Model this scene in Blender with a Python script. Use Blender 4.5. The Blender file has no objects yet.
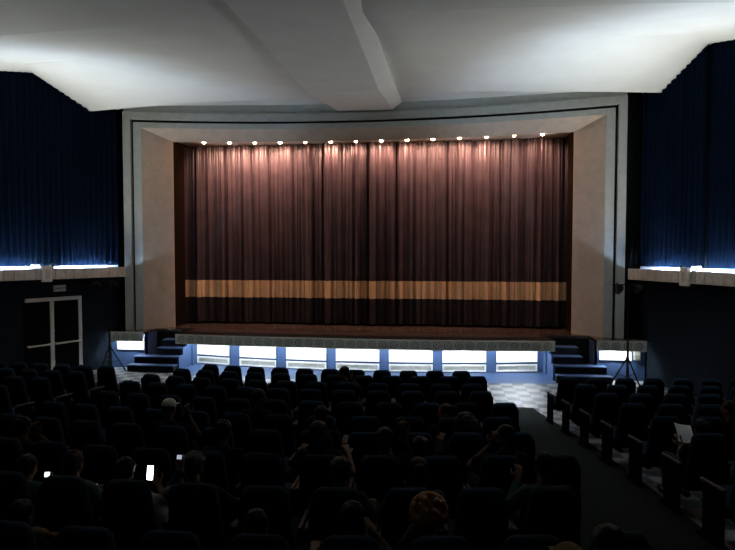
import bpy, bmesh, math, random
from mathutils import Vector, Matrix, Euler
from mathutils import noise as mnoise
random.seed(7)
PI = math.pi
COL = bpy.context.scene.collection

# ------------------------------------------------------------------ helpers
def lin(c):
    return tuple(((v/255)/12.92 if v/255 <= .04045 else ((v/255+.055)/1.055)**2.4) for v in c)

def mat(name, col, rough=.7, spec=.5, metal=0, var=.12, scale=14, bump=0, bscale=60, coat=0):
    m = bpy.data.materials.new(name); m.use_nodes = True
    nt = m.node_tree; N = nt.nodes; L = nt.links
    b = N['Principled BSDF']
    b.inputs['Roughness'].default_value = rough
    b.inputs['Metallic'].default_value = metal
    b.inputs['Specular IOR Level'].default_value = spec
    if coat: b.inputs['Coat Weight'].default_value = coat
    tc = N.new('ShaderNodeTexCoord')
    nz = N.new('ShaderNodeTexNoise'); nz.inputs['Scale'].default_value = scale; nz.inputs['Detail'].default_value = 5
    L.new(tc.outputs['Object'], nz.inputs['Vector'])
    rp = N.new('ShaderNodeValToRGB')
    lo = [max(0, c*(1-var)) for c in col]; hi = [min(1, c*(1+var)) for c in col]
    rp.color_ramp.elements[0].color = (*lo, 1); rp.color_ramp.elements[1].color = (*hi, 1)
    rp.color_ramp.elements[0].position = .3; rp.color_ramp.elements[1].position = .7
    L.new(nz.outputs['Fac'], rp.inputs['Fac']); L.new(rp.outputs['Color'], b.inputs['Base Color'])
    if bump:
        n2 = N.new('ShaderNodeTexNoise'); n2.inputs['Scale'].default_value = bscale; n2.inputs['Detail'].default_value = 4
        L.new(tc.outputs['Object'], n2.inputs['Vector'])
        bp = N.new('ShaderNodeBump'); bp.inputs['Strength'].default_value = bump; bp.inputs['Distance'].default_value = .02
        L.new(n2.outputs['Fac'], bp.inputs['Height']); L.new(bp.outputs['Normal'], b.inputs['Normal'])
    return m

def emis(name, col, strength):
    m = bpy.data.materials.new(name); m.use_nodes = True
    b = m.node_tree.nodes['Principled BSDF']
    b.inputs['Base Color'].default_value = (*[min(1, c) for c in col], 1)
    b.inputs['Emission Color'].default_value = (*col, 1)
    b.inputs['Emission Strength'].default_value = strength
    return m

class MB:
    def __init__(s): s.v = []; s.f = []; s.m = []; s.mi = 0
    def add(s, vs, fs, M=None):
        o = len(s.v)
        for p in vs:
            p = Vector(p)
            s.v.append(tuple(M @ p) if M else tuple(p))
        for f in fs: s.f.append([i+o for i in f]); s.m.append(s.mi)
    def box(s, x0, x1, y0, y1, z0, z1, M=None):
        s.add([(x0,y0,z0),(x1,y0,z0),(x1,y1,z0),(x0,y1,z0),(x0,y0,z1),(x1,y0,z1),(x1,y1,z1),(x0,y1,z1)],
              [(0,3,2,1),(4,5,6,7),(0,1,5,4),(1,2,6,5),(2,3,7,6),(3,0,4,7)], M)
    def bbox(s, x0, x1, y0, y1, z0, z1, b=.01, M=None):     # box with chamfered edges
        vs = []; 
        for (z, i) in ((z0, b), (z0+b, 0), (z1-b, 0), (z1, b)):
            c = b
            vs += [(x0+c+i*.3,y0+i,z),(x1-c-i*.3,y0+i,z),(x1-i,y0+c+i*.3,z),(x1-i,y1-c-i*.3,z),(x1-c-i*.3,y1-i,z),(x0+c+i*.3,y1-i,z),(x0+i,y1-c-i*.3,z),(x0+i,y0+c+i*.3,z)]
        fs = [tuple(reversed(range(8))), tuple(range(24, 32))]
        for r in range(3):
            for k in range(8):
                a = r*8+k; q = r*8+(k+1) % 8
                fs.append((a, q, q+8, a+8))
        s.add(vs, fs, M)
    def prism(s, poly, z0, z1, M=None):                        # poly CCW in XY
        n = len(poly)
        s.add([(x,y,z0) for x,y in poly]+[(x,y,z1) for x,y in poly],
              [tuple(reversed(range(n))), tuple(range(n, 2*n))]+[(i,(i+1)%n,n+(i+1)%n,n+i) for i in range(n)], M)
    def slab(s, outline, y0, y1, b=.02, M=None):               # outline in XZ, rounded front and back
        n = len(outline); cx = sum(p[0] for p in outline)/n; cz = sum(p[1] for p in outline)/n
        w = max(abs(p[0]-cx) for p in outline); h = max(abs(p[1]-cz) for p in outline)
        vs = []
        for (y, i) in ((y0, b), (y0+b*.35, b*.35), (y0+b, 0), (y1-b, 0), (y1-b*.35, b*.35), (y1, b)):
            for (x, z) in outline:
                vs.append((cx+(x-cx)*(1-i/w), y, cz+(z-cz)*(1-i/h)))
        fs = [tuple(range(n)), tuple(reversed(range(5*n, 6*n)))]
        for r in range(5):
            for k in range(n):
                a = r*n+k; q = r*n+(k+1) % n
                fs.append((a, a+n, q+n, q))
        s.add(vs, fs, M)
    def tube(s, pts, r, seg=10, M=None, cap=True):
        pts = [Vector(p) for p in pts]; n = len(pts)
        rs = r if isinstance(r, (list, tuple)) else [r]*n
        vs = []; prev = None
        for i, p in enumerate(pts):
            d = (pts[min(i+1, n-1)]-pts[max(i-1, 0)]).normalized()
            if prev is None:
                a = Vector((0,0,1)) if abs(d.z) < .9 else Vector((1,0,0))
                u = d.cross(a).normalized()
            else:
                u = (prev-d*prev.dot(d)).normalized()
            prev = u; w = d.cross(u)
            for k in range(seg):
                t = 2*PI*k/seg
                vs.append(tuple(p+(u*math.cos(t)+w*math.sin(t))*rs[i]))
        fs = []
        for i in range(n-1):
            for k in range(seg):
                a = i*seg+k; q = i*seg+(k+1) % seg
                fs.append((a, q, q+seg, a+seg))
        if cap: fs += [tuple(reversed(range(seg))), tuple(range((n-1)*seg, n*seg))]
        s.add(vs, fs, M)
    def ell(s, c, r, M=None, seg=16, rings=10):
        vs = [(c[0], c[1], c[2]-r[2])]
        for i in range(1, rings):
            a = -PI/2+PI*i/rings
            for k in range(seg):
                t = 2*PI*k/seg
                vs.append((c[0]+r[0]*math.cos(a)*math.cos(t), c[1]+r[1]*math.cos(a)*math.sin(t), c[2]+r[2]*math.sin(a)))
        vs.append((c[0], c[1], c[2]+r[2])); fs = []
        for k in range(seg):
            fs.append((0, 1+(k+1) % seg, 1+k))
            fs.append((len(vs)-1, 1+(rings-2)*seg+k, 1+(rings-2)*seg+(k+1) % seg))
        for i in range(rings-2):
            for k in range(seg):
                a = 1+i*seg+k; q = 1+i*seg+(k+1) % seg
                fs.append((a, q, q+seg, a+seg))
        s.add(vs, fs, M)
    def cap(s, p0, p1, r0, r1):                                # tapered capsule
        s.tube([p0, p1], [r0, r1], 12); s.ell(p0, (r0,)*3, None, 12, 8); s.ell(p1, (r1,)*3, None, 12, 8)
    def grid(s, rows, M=None, flip=False):
        n = len(rows[0]); vs = [p for r in rows for p in r]; fs = []
        for i in range(len(rows)-1):
            for k in range(n-1):
                a = i*n+k
                fs.append((a, a+n, a+n+1, a+1) if flip else (a, a+1, a+n+1, a+n))
        s.add(vs, fs, M)
    def mesh(s, name, mats, smooth=False):
        me = bpy.data.meshes.new(name); me.from_pydata(s.v, [], s.f)
        for m in (mats if isinstance(mats, (list, tuple)) else [mats]): me.materials.append(m)
        me.polygons.foreach_set('material_index', s.m)
        if smooth:
            me.polygons.foreach_set('use_smooth', [True]*len(s.f))
        me.update()
        return me
    def obj(s, name, mats, parent=None, smooth=False, angle=None):
        me = s.mesh(name, mats, smooth or angle is not None)
        o = bpy.data.objects.new(name, me); COL.objects.link(o)
        if angle is not None:
            try: me.set_sharp_from_angle(angle=math.radians(angle))
            except Exception: pass
        if parent is not None: o.parent = parent
        return o

def tag(o, label, cat, group=None, kind=None):
    o['label'] = label; o['category'] = cat
    if group: o['group'] = group
    if kind: o['kind'] = kind
    return o
def struct(o): o['kind'] = 'structure'; return o
def thing(name, label, cat, loc=(0,0,0), rz=0, group=None):
    o = bpy.data.objects.new(name, None); COL.objects.link(o); o.empty_display_size = .1
    o.location = loc; o.rotation_euler = (0, 0, rz)
    return tag(o, label, cat, group)
def copy_tree(o, parent=None):
    c = o.copy(); COL.objects.link(c); c.parent = parent
    for ch in list(o.children): copy_tree(ch, c)
    return c
ORD = ['first','second','third','fourth','fifth','sixth','seventh','eighth','ninth','tenth','eleventh','twelfth','thirteenth','fourteenth','fifteenth','sixteenth']

# ------------------------------------------------------------------ camera
F = 566; PH = math.radians(7); TH = math.atan(22/566); CX, CZ = 2.24, 3.55
cam = bpy.data.cameras.new('camera'); co = bpy.data.objects.new('camera', cam); COL.objects.link(co)
cam.sensor_fit = 'HORIZONTAL'; cam.sensor_width = 36; cam.lens = 36*F/735; cam.clip_start = .05; cam.clip_end = 200
co.location = (CX, 0, CZ); co.rotation_euler = (PI/2-TH, 0, PH)
bpy.context.scene.camera = co
def proj(X, Y, Z):
    x = X-CX; z = Z-CZ
    lat = x*math.cos(PH)+Y*math.sin(PH); f = Y*math.cos(PH)-x*math.sin(PH)
    d = f*math.cos(TH)-z*math.sin(TH); u = f*math.sin(TH)+z*math.cos(TH)
    if d < .3: return (-999, -999)
    return (367.5+F*lat/d, 275-F*u/d)

# ------------------------------------------------------------------ materials
M = {}
M['ceil'] = mat('ceiling_plaster', (.60,.61,.58), .9, .2, var=.04, scale=1.2, bump=.05, bscale=6)
M['beam'] = mat('beam_plaster_lightened', (.70,.71,.68), .9, .2, var=.04, scale=2)  # paler than the ceiling: brighter light on the underside put into the colour
M['trim'] = mat('proscenium_plaster', (.44,.455,.42), .85, .3, var=.07, scale=6, bump=.1, bscale=40)
M['splay'] = mat('splay_plaster', (.54,.43,.34), .85, .3, var=.08, scale=4, bump=.12, bscale=30)
M['groove'] = mat('black_groove', (.008,.008,.008), .8, .2)
M['black'] = mat('plain_black', (.006,.006,.007), .7, .2)
M['navywall'] = mat('navy_wall_paint', (.008,.0125,.019), .9, .08, var=.1, scale=3, bump=.1, bscale=50)
M['wood'] = mat('brown_stage_return', (.013,.007,.0035), .7, .1, var=.25, scale=5)
M['stagefloor'] = mat('stage_boards', (.055,.038,.030), .25, .6, var=.25, scale=6)
M['trough'] = mat('footlight_trough', (.045,.020,.015), .6, .4, var=.2)
M['fascia'] = mat('carved_fascia', (.56,.57,.51), .9, .2, var=.2, scale=25, bump=.3, bscale=90)
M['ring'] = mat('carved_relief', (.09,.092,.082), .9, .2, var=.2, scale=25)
M['bluewall'] = mat('blue_stage_paint', (.045,.088,.195), .7, .4, var=.08, scale=5)
M['bluefloor'] = mat('blue_floor_paint', (.045,.085,.19), .3, .5, var=.15, scale=3)
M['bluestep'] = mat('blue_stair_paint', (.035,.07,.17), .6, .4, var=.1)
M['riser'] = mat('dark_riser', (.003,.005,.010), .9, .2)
M['white'] = mat('white_enamel', (.82,.83,.80), .5, .4, var=.04)
M['louvre'] = mat('louvre_grey', (.52,.52,.47), .6, .4, var=.15, scale=9)
M['ledge'] = mat('ledge_stone', (.58,.52,.44), .85, .3, var=.15, scale=10, bump=.1)
M['coveboard'] = mat('cove_board', (.62,.70,.85), .7, .3, var=.05)
M['bluecurtain'] = mat('blue_curtain', (.0018,.0058,.0155), .95, .02, var=.15, scale=3)
M['legcurtain'] = mat('dark_leg_curtain', (.003,.005,.0045), .9, .1)
M['doorframe'] = mat('door_frame_paint', (.62,.60,.54), .6, .4, var=.08)
M['doorleaf'] = mat('door_leaf_dark', (.002,.0022,.0024), .9, .05)
M['metal'] = mat('black_metal', (.006,.006,.0065), .6, .2, var=.1)
M['canglass'] = mat('spot_lens', (.5,.5,.5), .15, .8, var=.05)
M['beige'] = mat('beige_box', (.75,.71,.62), .6, .4, var=.06)
M['seat'] = mat('navy_upholstery', (.013,.026,.044), .95, .1, var=.2, scale=60, bump=.2, bscale=300)
M['shell'] = mat('black_plastic_shell', (.0014,.0014,.0016), .9, .04, var=.1)
M['arm'] = mat('armrest_pad', (.014,.013,.012), .5, .35, var=.1)
M['sidepanel'] = mat('navy_side_panel', (.0018,.003,.006), 1, .03)
M['carpet'] = mat('aisle_carpet_pile', (.010,.015,.013), 1, .1, var=.3, scale=120, bump=.3, bscale=300)
M['bulb'] = emis('warm_bulb', (1,.58,.35), 190)
M['bulbdim'] = emis('warm_bulb_dim', (1,.58,.35), 30)
M['tube'] = emis('cool_tube', (.82,.92,1), 215)
M['covetube'] = emis('cove_tube_left', (.55,.72,1), 900)
M['covetuber'] = emis('cove_tube_right', (.55,.72,1), 900)
M['paper'] = mat('white_paper', (.8,.82,.84), .8, .2, var=.03)
M['signtext'] = mat('sign_lettering', (.03,.03,.03), .7, .2)

# maroon silk, gold band and dark hem of the house curtain
M['silk'] = mat('maroon_silk', (.040,.026,.029), .42, .5, var=.25, scale=2.2)
M['gold'] = mat('gold_band', (.68,.45,.25), .33, .6, var=.08, scale=3)
M['hem'] = mat('dark_hem', (.030,.022,.022), .7, .2, var=.2, scale=3)

# checker floor
def checker():
    m = bpy.data.materials.new('checker_tiles'); m.use_nodes = True
    nt = m.node_tree; N = nt.nodes; L = nt.links; b = N['Principled BSDF']
    tc = N.new('ShaderNodeTexCoord'); ck = N.new('ShaderNodeTexChecker'); ck.inputs['Scale'].default_value = 1/.31
    mp = N.new('ShaderNodeMapping'); mp.inputs['Location'].default_value = (.08, .1, .155)
    L.new(tc.outputs['Object'], mp.inputs['Vector'])
    ml = N.new('ShaderNodeVectorMath'); ml.operation = 'MULTIPLY'; ml.inputs[1].default_value = (1, 1, 0)
    ad = N.new('ShaderNodeVectorMath'); ad.operation = 'ADD'; ad.inputs[1].default_value = (0, 0, .1)
    L.new(mp.outputs[0], ml.inputs[0]); L.new(ml.outputs[0], ad.inputs[0]); L.new(ad.outputs[0], ck.inputs['Vector'])
    nz = N.new('ShaderNodeTexNoise'); nz.inputs['Scale'].default_value = 2.5; nz.inputs['Detail'].default_value = 6
    L.new(tc.outputs['Object'], nz.inputs['Vector'])
    ck.inputs['Color1'].default_value = (.37,.375,.37,1); ck.inputs['Color2'].default_value = (.07,.08,.092,1)
    mx = N.new('ShaderNodeMix'); mx.data_type = 'RGBA'; mx.blend_type = 'MULTIPLY'; mx.inputs[0].default_value = .6
    L.new(ck.outputs['Color'], mx.inputs[6]); L.new(nz.outputs['Color'], mx.inputs[7])
    bw = N.new('ShaderNodeValToRGB'); bw.color_ramp.elements[0].color = (.55,.55,.55,1); bw.color_ramp.elements[1].color = (1,1,1,1)
    bw.color_ramp.elements[0].position = .35; bw.color_ramp.elements[1].position = .6
    L.new(nz.outputs['Fac'], bw.inputs[0]); L.new(bw.outputs[0], mx.inputs[7])
    L.new(mx.outputs[2], b.inputs['Base Color']); b.inputs['Roughness'].default_value = .42
    return m
M['tile'] = checker()

# ------------------------------------------------------------------ room shell
def floor_z(Y): return max(0.0, (12.95-Y)*.0875)
def wl(Y):
    if Y > 16.45: return -7.85
    return -7.8-.508*(16.45-Y) if Y > 10 else -11.08-(10-Y)*.05
def wr(Y):
    if Y > 16.3: return 8.03
    return 8.0+.35*(16.3-Y) if Y > 10 else 10.2+(10-Y)*.05

b = MB()
ys = [18.8, 12.95, 10, -6]
rows = [[(-14, y, floor_z(y)), (14, y, floor_z(y))] for y in ys]
b.grid(rows, flip=True)
struct(b.obj('floor', M['tile']))

def wallplane(name, fn, ztop, m, side):
    b = MB(); ya = [18.8, 16.4, 13.3, 10, 5, -6]
    t = -.15 if side < 0 else .15
    rows = [[(fn(y), y, -.3), (fn(y), y, ztop)] for y in ya]
    rows2 = [[(fn(y)+t, y, -.3), (fn(y)+t, y, ztop)] for y in ya]
    b.grid(rows, flip=side > 0); b.grid(rows2, flip=side < 0)
    b.grid([rows[0], rows2[0]]); b.grid([rows[-1], rows2[-1]])
    return struct(b.obj(name, m))
wallplane('wall_left', wl, 8.9, M['navywall'], -1)
wallplane('wall_right', wr, 8.9, M['navywall'], 1)
b = MB(); b.box(-13, 13, -6.2, -6, 0, 9); struct(b.obj('wall_back', M['navywall']))

# sawtooth ceiling: stations across the hall, each a curve in plan
def Yf(X): u = min(1, abs(X)/7.5); return 16.75+1.0*(1-u*u)
def interp(tab, s):
    for (a, b_) in zip(tab, tab[1:]):
        if s <= b_[0]:
            t = (s-a[0])/(b_[0]-a[0]); return [a[i]+(b_[i]-a[i])*t for i in range(1, len(a))]
    return list(tab[-1][1:])
STN = [  # s = |u| -> (Y, z)
 [(0, 18.9, 8.28), (.9, 18.9, 8.24), (1, 18.9, 8.22)],
 [(0, 17.2, 8.22), (.5, 17.0, 8.22), (.9, 16.9, 8.16), (1, 16.9, 8.06)],
 [(0, 16.2, 8.10), (.4, 16.1, 8.02), (.8, 15.9, 7.84), (1, 15.85, 7.74)],
 [(0, 11.2, 7.52), (.45, 11.7, 7.80), (.8, 12.9, 8.18), (1, 14.6, 8.50)],
 [(0, 9.1, 7.42), (1, 9.4, 7.30)],
 [(0, 6.5, 7.45), (1, 6.5, 7.45)],
 [(0, 2, 7.6), (1, 2, 7.7)],
 [(0, -6.2, 8.2), (1, -6.2, 8.2)]]
b = MB(); rows = []; NU = 96
for st in STN:
    r = []
    for k in range(NU+1):
        u = -1+2*k/NU; Y, z = interp(st, abs(u))
        L_, R_ = wl(min(Y, 16.5))-.1, wr(min(Y, 16.5))+.1
        X = (L_+R_)/2*abs(u)+(R_-L_)/2*u if False else (L_*(1-u)/2+R_*(1+u)/2)
        r.append((X, Y, z))
    rows.append(r)
fine = []
for ra, rb in zip(rows, rows[1:]):
    for j in range(8): fine.append([tuple(Vector(p).lerp(Vector(q), j/8)) for p, q in zip(ra, rb)])
fine.append(rows[-1])
b.grid(fine)
rows2 = [[(x, y, 9.05) for x, y, z in r] for r in rows]
b.grid(rows2, flip=True)
struct(b.obj('ceiling', M['ceil'], angle=7))

# central ceiling beam (tapering box section, kinked towards the stage)
b = MB()
prof = [(17.72, 8.0, 8.35), (13.5, 7.40, 7.85), (8.1, 7.22, 7.9), (2, 7.0, 8.3), (-6, 6.9, 8.5)]
rows = []
for (Y, zb, zt) in prof:
    rows.append([(-1.13, Y, zt), (-.86, Y, zb), (.86, Y, zb), (1.13, Y, zb+.22), (1.13, Y, zt)])
b.grid(rows, flip=True); b.add(rows[0], [(0,1,2,3,4)]); b.add(rows[-1], [(4,3,2,1,0)])
struct(b.obj('trim_1', M['beam']))

# ---- proscenium
def sweepX(b, x0, x1, pts_fn, n=48):          # pts_fn(X) -> list of (y,z)
    rows = []
    for k in range(n+1):
        X = x0+(x1-x0)*k/n
        rows.append([(X, y, z) for y, z in pts_fn(X)])
    b.grid(rows)
    return rows
b = MB()                                      # wall above the opening
sweepX(b, -7.5, 7.5, lambda X: [(Yf(X)+.5, 7.76), (Yf(X)+.04, 7.76), (Yf(X)+.04, 8.6), (Yf(X)+.5, 8.6)])
struct(b.obj('wall_front', M['trim']))
def frame(name, m, xi, xo, zi, zo, dep, prot):
    b = MB()
    sweepX(b, -xo, xo, lambda X: [(Yf(X)+dep, zi), (Yf(X)-prot, zi), (Yf(X)-prot, zo), (Yf(X)+dep, zo)])
    for s in (-1, 1):
        rows = []
        for k in range(5):
            X = xo+(xi-xo)*k/4
            rows.append([(s*X, Yf(X)-prot, 1.13), (s*X, Yf(X)-prot, zi+.001)])
        b.grid(rows, flip=s > 0)
        for X in (xi, xo):
            b.grid([[(s*X, Yf(X)-prot, 1.13), (s*X, Yf(X)-prot, zo)], [(s*X, Yf(X)+dep, 1.13), (s*X, Yf(X)+dep, zo)]])
    return struct(b.obj(name, m))
frame('trim_2', M['trim'], 7.29, 7.5, 7.72, 7.95, .4, .03)
frame('trim_3', M['groove'], 7.2, 7.30, 7.63, 7.73, .3, -.08)
frame('trim_4', M['trim'], 6.98, 7.21, 7.47, 7.64, .3, .0)
def Ye(X): u = min(1, abs(X)/6.25); return 17.5+.55*(1-u*u)
b = MB(); rows = []                            # splayed soffit
for k in range(49):
    t = -1+2*k/48
    a = (t*6.98, Yf(t*6.98), 7.47); c = (t*6.25, Ye(t*6.25), 7.13)
    rows.append([a, c, (c[0], c[1]+.04, c[2]+.0), (c[0], c[1]+.04, 7.2), (c[0], 18.95, 7.2)])
b.grid(rows, flip=True)
struct(b.obj('trim_5', [M['splay']]))
for s, nm in ((-1, 'wall_stage_left'), (1, 'wall_stage_right')):   # splayed jamb
    b = MB()
    b.grid([[(s*6.98, Yf(6.98), 1.13), (s*6.98, Yf(6.98), 7.47)], [(s*6.25, 17.5, 1.13), (s*6.25, 17.5, 7.13)], [(s*6.25, 17.56, 1.13), (s*6.25, 17.56, 7.2)]], flip=s < 0)
    struct(b.obj(nm, M['splay']))
for s, nm in ((-1, 'wall_return_left'), (1, 'wall_return_right')):
    b = MB(); b.box(min(s*6.28, s*6.6), max(s*6.28, s*6.6), 17.56, 18.4, 1.15, 7.2)
    b.box(min(s*6.6, s*7.3), max(s*6.6, s*7.3), 18.3, 19.2, 1.15, 7.2)
    struct(b.obj(nm, M['wood']))
for s, nm in ((-1, 'wall_alcove_left'), (1, 'wall_alcove_right')): # black strip between frame and side wall
    b = MB(); b.box(min(s*7.52, s*7.8), max(s*7.52, s*7.8), 17.15, 17.35, 1.16, 8.5)
    struct(b.obj(nm, M['black']))
b = MB(); b.box(-7.4, 7.4, 19.6, 19.8, 1.0, 7.6); struct(b.obj('wall_stage_back', M['black']))

# ---- house curtain: two halves meeting on the centre line
def fold(x, z):
    p = 2*PI*x/.31+1.3*math.sin(x*1.9)+.8*math.sin(x*4.3+1)
    a = .085+.03*math.sin(x*1.1+2)+.02*math.sin(x*2.7)
    zz = (z-1.2)/6
    q = p+.3*zz*math.sin(x*3)
    return -2.3*a*(.65+.35*math.sin(q*.37+x))*abs(math.sin(q/2))**.7+.035*math.sin(1.63*q+1+zz)+.020*math.sin(4.3*q+2*zz*math.sin(x))+.03
def house_curtain(x0, x1, label):
    b = MB(); n = int((x1-x0)/.022)
    zs = [1.2, 1.6, 2.03, 2.04, 2.3, 2.62, 2.63, 3.4, 4.2, 5, 5.8, 6.6, 7.18]
    rows = []
    for z in zs:
        rows.append([(x0+(x1-x0)*k/n, 18.72+fold(x0+(x1-x0)*k/n, z)*(1+.25*(z < 2.7)), z) for k in range(n+1)])
    for i in range(len(zs)-1):
        b.mi = 1 if 2.035 < zs[i] < 2.6 and zs[i+1] <= 2.625 else (2 if zs[i] < 2.03 else 0)
        b.grid([rows[i], rows[i+1]])
    o = b.obj('stage_curtain', [M['silk'], M['gold'], M['hem']], smooth=True)
    tag(o, label, 'curtain', 'house curtains closing the stage')
house_curtain(-6.55, .06, 'left half of the maroon stage curtain with a gold band')
house_curtain(.0, 6.44, 'right half of the maroon stage curtain with a gold band')

# ---- downlights in the header
for k in range(14):
    X = -5.31+.823*k; Y = Ye(X)+.14
    dim = k in (4, 6, 12)
    t = thing('downlight', f'warm recessed downlight above the curtain, {ORD[k]} from the left of fourteen', 'ceiling light', (X, Y, 7.2), 0, 'downlights along the proscenium header')
    b = MB(); b.tube([(0,0,0), (0,0,-.06)], [.085, .085], 16, cap=False); b.tube([(0,0,-.06), (0,0,-.004)], [.075, .07], 16, cap=False)
    b.obj('trim_ring', M['metal'], t)
    b = MB(); b.ell((0,0,-.05), (.055,.055,.05), None, 14, 8); b.obj('bulb', M['bulbdim'] if dim else M['bulb'], t, smooth=True)
    L = bpy.data.lights.new('downlight_beam', 'SPOT'); L.color = (1, .54, .41)
    L.energy = {4: 60, 6: 95, 12: 50, 0: 110, 1: 190, 2: 210, 3: 200, 11: 200, 13: 130}.get(k, 145)
    L.energy *= 1.5; L.spot_size = math.radians(125); L.spot_blend = .9; L.shadow_soft_size = .05
    lo = bpy.data.objects.new('downlight_beam', L); COL.objects.link(lo)
    lo.location = (X, Y, 7.08); lo.rotation_euler = (math.radians(38), 0, 0)

# ---- stage platform
def Ylip(X): u = min(1, abs(X)/5.45); return 15.87-.27*(1-u*u)
def Ybase(X): u = min(1, abs(X)/5.45); return 17.3-.6*(1-u*u)
b = MB(); n = 40
xs = [-5.45+10.9*k/n for k in range(n+1)]
front = [(x, Ylip(x)+.03) for x in xs]
poly = front+[(5.45, 17.1), (6.65, 17.1), (6.65, 16.2), (7.98, 16.2), (7.98, 19.5), (-7.80, 19.5), (-7.80, 16.2), (-6.65, 16.2), (-6.65, 17.1), (-5.45, 17.1)]
b.prism(poly, 1.06, 1.13)
b.mi = 1
b.box(5.45, 6.65, 17.12, 17.2, 0, 1.05); b.box(-6.65, -5.45, 17.12, 17.2, 0, 1.05)  # stair recess back faces, their shade put into the black colour
stage = thing('stage', 'wide raised stage platform with warm brown board floor and blue base', 'stage')
b.obj('stage_floor', [M['stagefloor'], M['black']], stage)
b = MB()
rows = [[(x, Ybase(x), 0), (x, Ybase(x), 1.06)] for x in xs]
b.grid(rows); b.grid([[(x, y+.06, z) for x, y, z in r] for r in rows], flip=True)
for s in (-1, 1):
    b.box(min(s*5.40, s*5.47), max(s*5.40, s*5.47), 16.95, 17.6, 0, 1.05)
    xw = 7.98 if s > 0 else 7.80
    b.box(min(s*6.65, s*xw), max(s*6.65, s*xw), 16.42, 16.5, 0, 1.05)
    b.box(min(s*6.65, s*6.71), max(s*6.65, s*6.71), 16.42, 17.1, 0, 1.05)
b.obj('stage_base', M['bluewall'], stage)
# fascia with carved rings
def rings(b, cx, cy, cz, ang, rr):
    Mx = Matrix.Translation((cx, cy, cz)) @ Matrix.Rotation(ang, 4, 'Z')
    for R_, w in ((rr, .0075), (rr*.42, .005)):
        vs = []; fs = []; n = 20
        for k in range(n):
            t = 2*PI*k/n
            for (q, yy) in ((R_-w, 0), (R_-w*.5, -.012), (R_+w*.5, -.012), (R_+w, 0)):
                vs.append((q*math.cos(t), yy, q*math.sin(t)))
        for k in range(n):
            for j in range(3):
                a = k*4+j; c = ((k+1) % n)*4+j
                fs.append((a, a+1, c+1, c))
        b.add(vs, fs, Mx)
    b.ell((0,0,0), (rr*.10, .014, rr*.10), Mx, 10, 6)
def fascia(name, xs_, yfn, step=.3):
    b = MB()
    rows = [[(x, yfn(x)+.05, .86), (x, yfn(x), .86), (x, yfn(x), 1.145), (x, yfn(x)+.05, 1.145)] for x in xs_]
    b.grid(rows)
    b.add(rows[0], [(0,1,2,3)]); b.add(rows[-1], [(3,2,1,0)])
    b.grid([[(x, yfn(x)+.05, .86), (x, yfn(x)+.05, 1.145)] for x in xs_], flip=True)
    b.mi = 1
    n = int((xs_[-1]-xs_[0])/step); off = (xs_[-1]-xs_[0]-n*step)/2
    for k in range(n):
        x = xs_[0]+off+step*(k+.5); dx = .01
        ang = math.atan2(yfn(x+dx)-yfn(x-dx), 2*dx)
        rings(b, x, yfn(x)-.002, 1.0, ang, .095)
    b.mi = 0
    return b.obj(name, [M['fascia'], M['ring']], stage)
fascia('stage_fascia', xs, Ylip)
fascia('stage_fascia', [6.62, 7.1, 7.5, 7.92], lambda X: 16.12)
fascia('stage_fascia', [-7.72, -7.3, -7.0, -6.62], lambda X: 16.12)
b = MB(); 
for s in (-1, 1):
    b.box(min(s*5.45, s*5.42), max(s*5.45, s*5.42), 15.9, 17.1, .86, 1.13)
b.obj('fascia_return', M['black'], stage)  # side returns in shadow, the shade given as black colour
b = MB()
tx = [-5.1+10.2*k/20 for k in range(21)]
rows = [[(x, Ylip(x)+.32, 1.13), (x, Ylip(x)+.34, 1.19), (x, Ylip(x)+1.0, 1.19), (x, Ylip(x)+1.02, 1.13)] for x in tx]
b.grid(rows); b.add(rows[0], [(0,1,2,3)]); b.add(rows[-1], [(3,2,1,0)])
tag(b.obj('footlight_cover', M['trough']), 'long low dark red cover along the front of the stage floor', 'footlight cover')

# panels under the stage
PC = [-4.77, -3.32, -1.77, -.175, 1.45, 3.045, 4.575]; PW = [1.16, 1.22, 1.26, 1.31, 1.30, 1.29, 1.23]
PC = [-4.80, -3.26, -1.69, -.11, 1.48, 3.05, 4.60]
def vent(cx, z0, z1, w, y, ang, upper, i):
    n7 = ['leftmost','second from the left','third from the left','middle','third from the right','second from the right','rightmost'][i]
    lab = f"{'bright white upper' if upper else 'narrow lower louvred'} panel under the stage edge, {n7}"
    t = thing('vent_panel', lab, 'panel', (cx, y, z0), ang, 'white panels under the stage')
    h = z1-z0
    b = MB(); q = .045
    b.box(-w/2, w/2, -.05, -.01, 0, q); b.box(-w/2, w/2, -.05, -.01, h-q, h)
    b.box(-w/2, -w/2+q, -.05, -.01, q, h-q); b.box(w/2-q, w/2, -.05, -.01, q, h-q)
    b.obj('panel_frame', M['white'], t)
    b = MB()
    b.box(-w/2+q, w/2-q, -.02, -.01, q, h-q)
    if upper:
        for zz in (.16, .2, .24, .28):
            if zz < h-.05: b.box(-.18, .18, -.026, -.02, zz-.006, zz+.006)
        b.obj('panel_sheet', M['white'], t)
    else:
        k = 5
        for j in range(k):
            zc = q+(h-2*q)*(j+.5)/k
            b.box(-w/2+q, w/2-q, -.035, -.02, zc-.006, zc+.006)
        b.box(-.01, .01, -.04, -.02, q, h-q)
        b.obj('louvre', M['louvre'], t)
for i, cx in enumerate(PC):
    y = Ybase(cx); ang = math.atan2(Ybase(cx+.01)-Ybase(cx-.01), .02)
    ww = PW[i]
    off = (abs(Ybase(cx+ww/2)-2*y+Ybase(cx-ww/2)))/2
    vent(cx, .31, .82, ww, y-.0, ang, True, i)
    vent(cx, .035, .25, ww, y-.0, ang, False, i)
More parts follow.
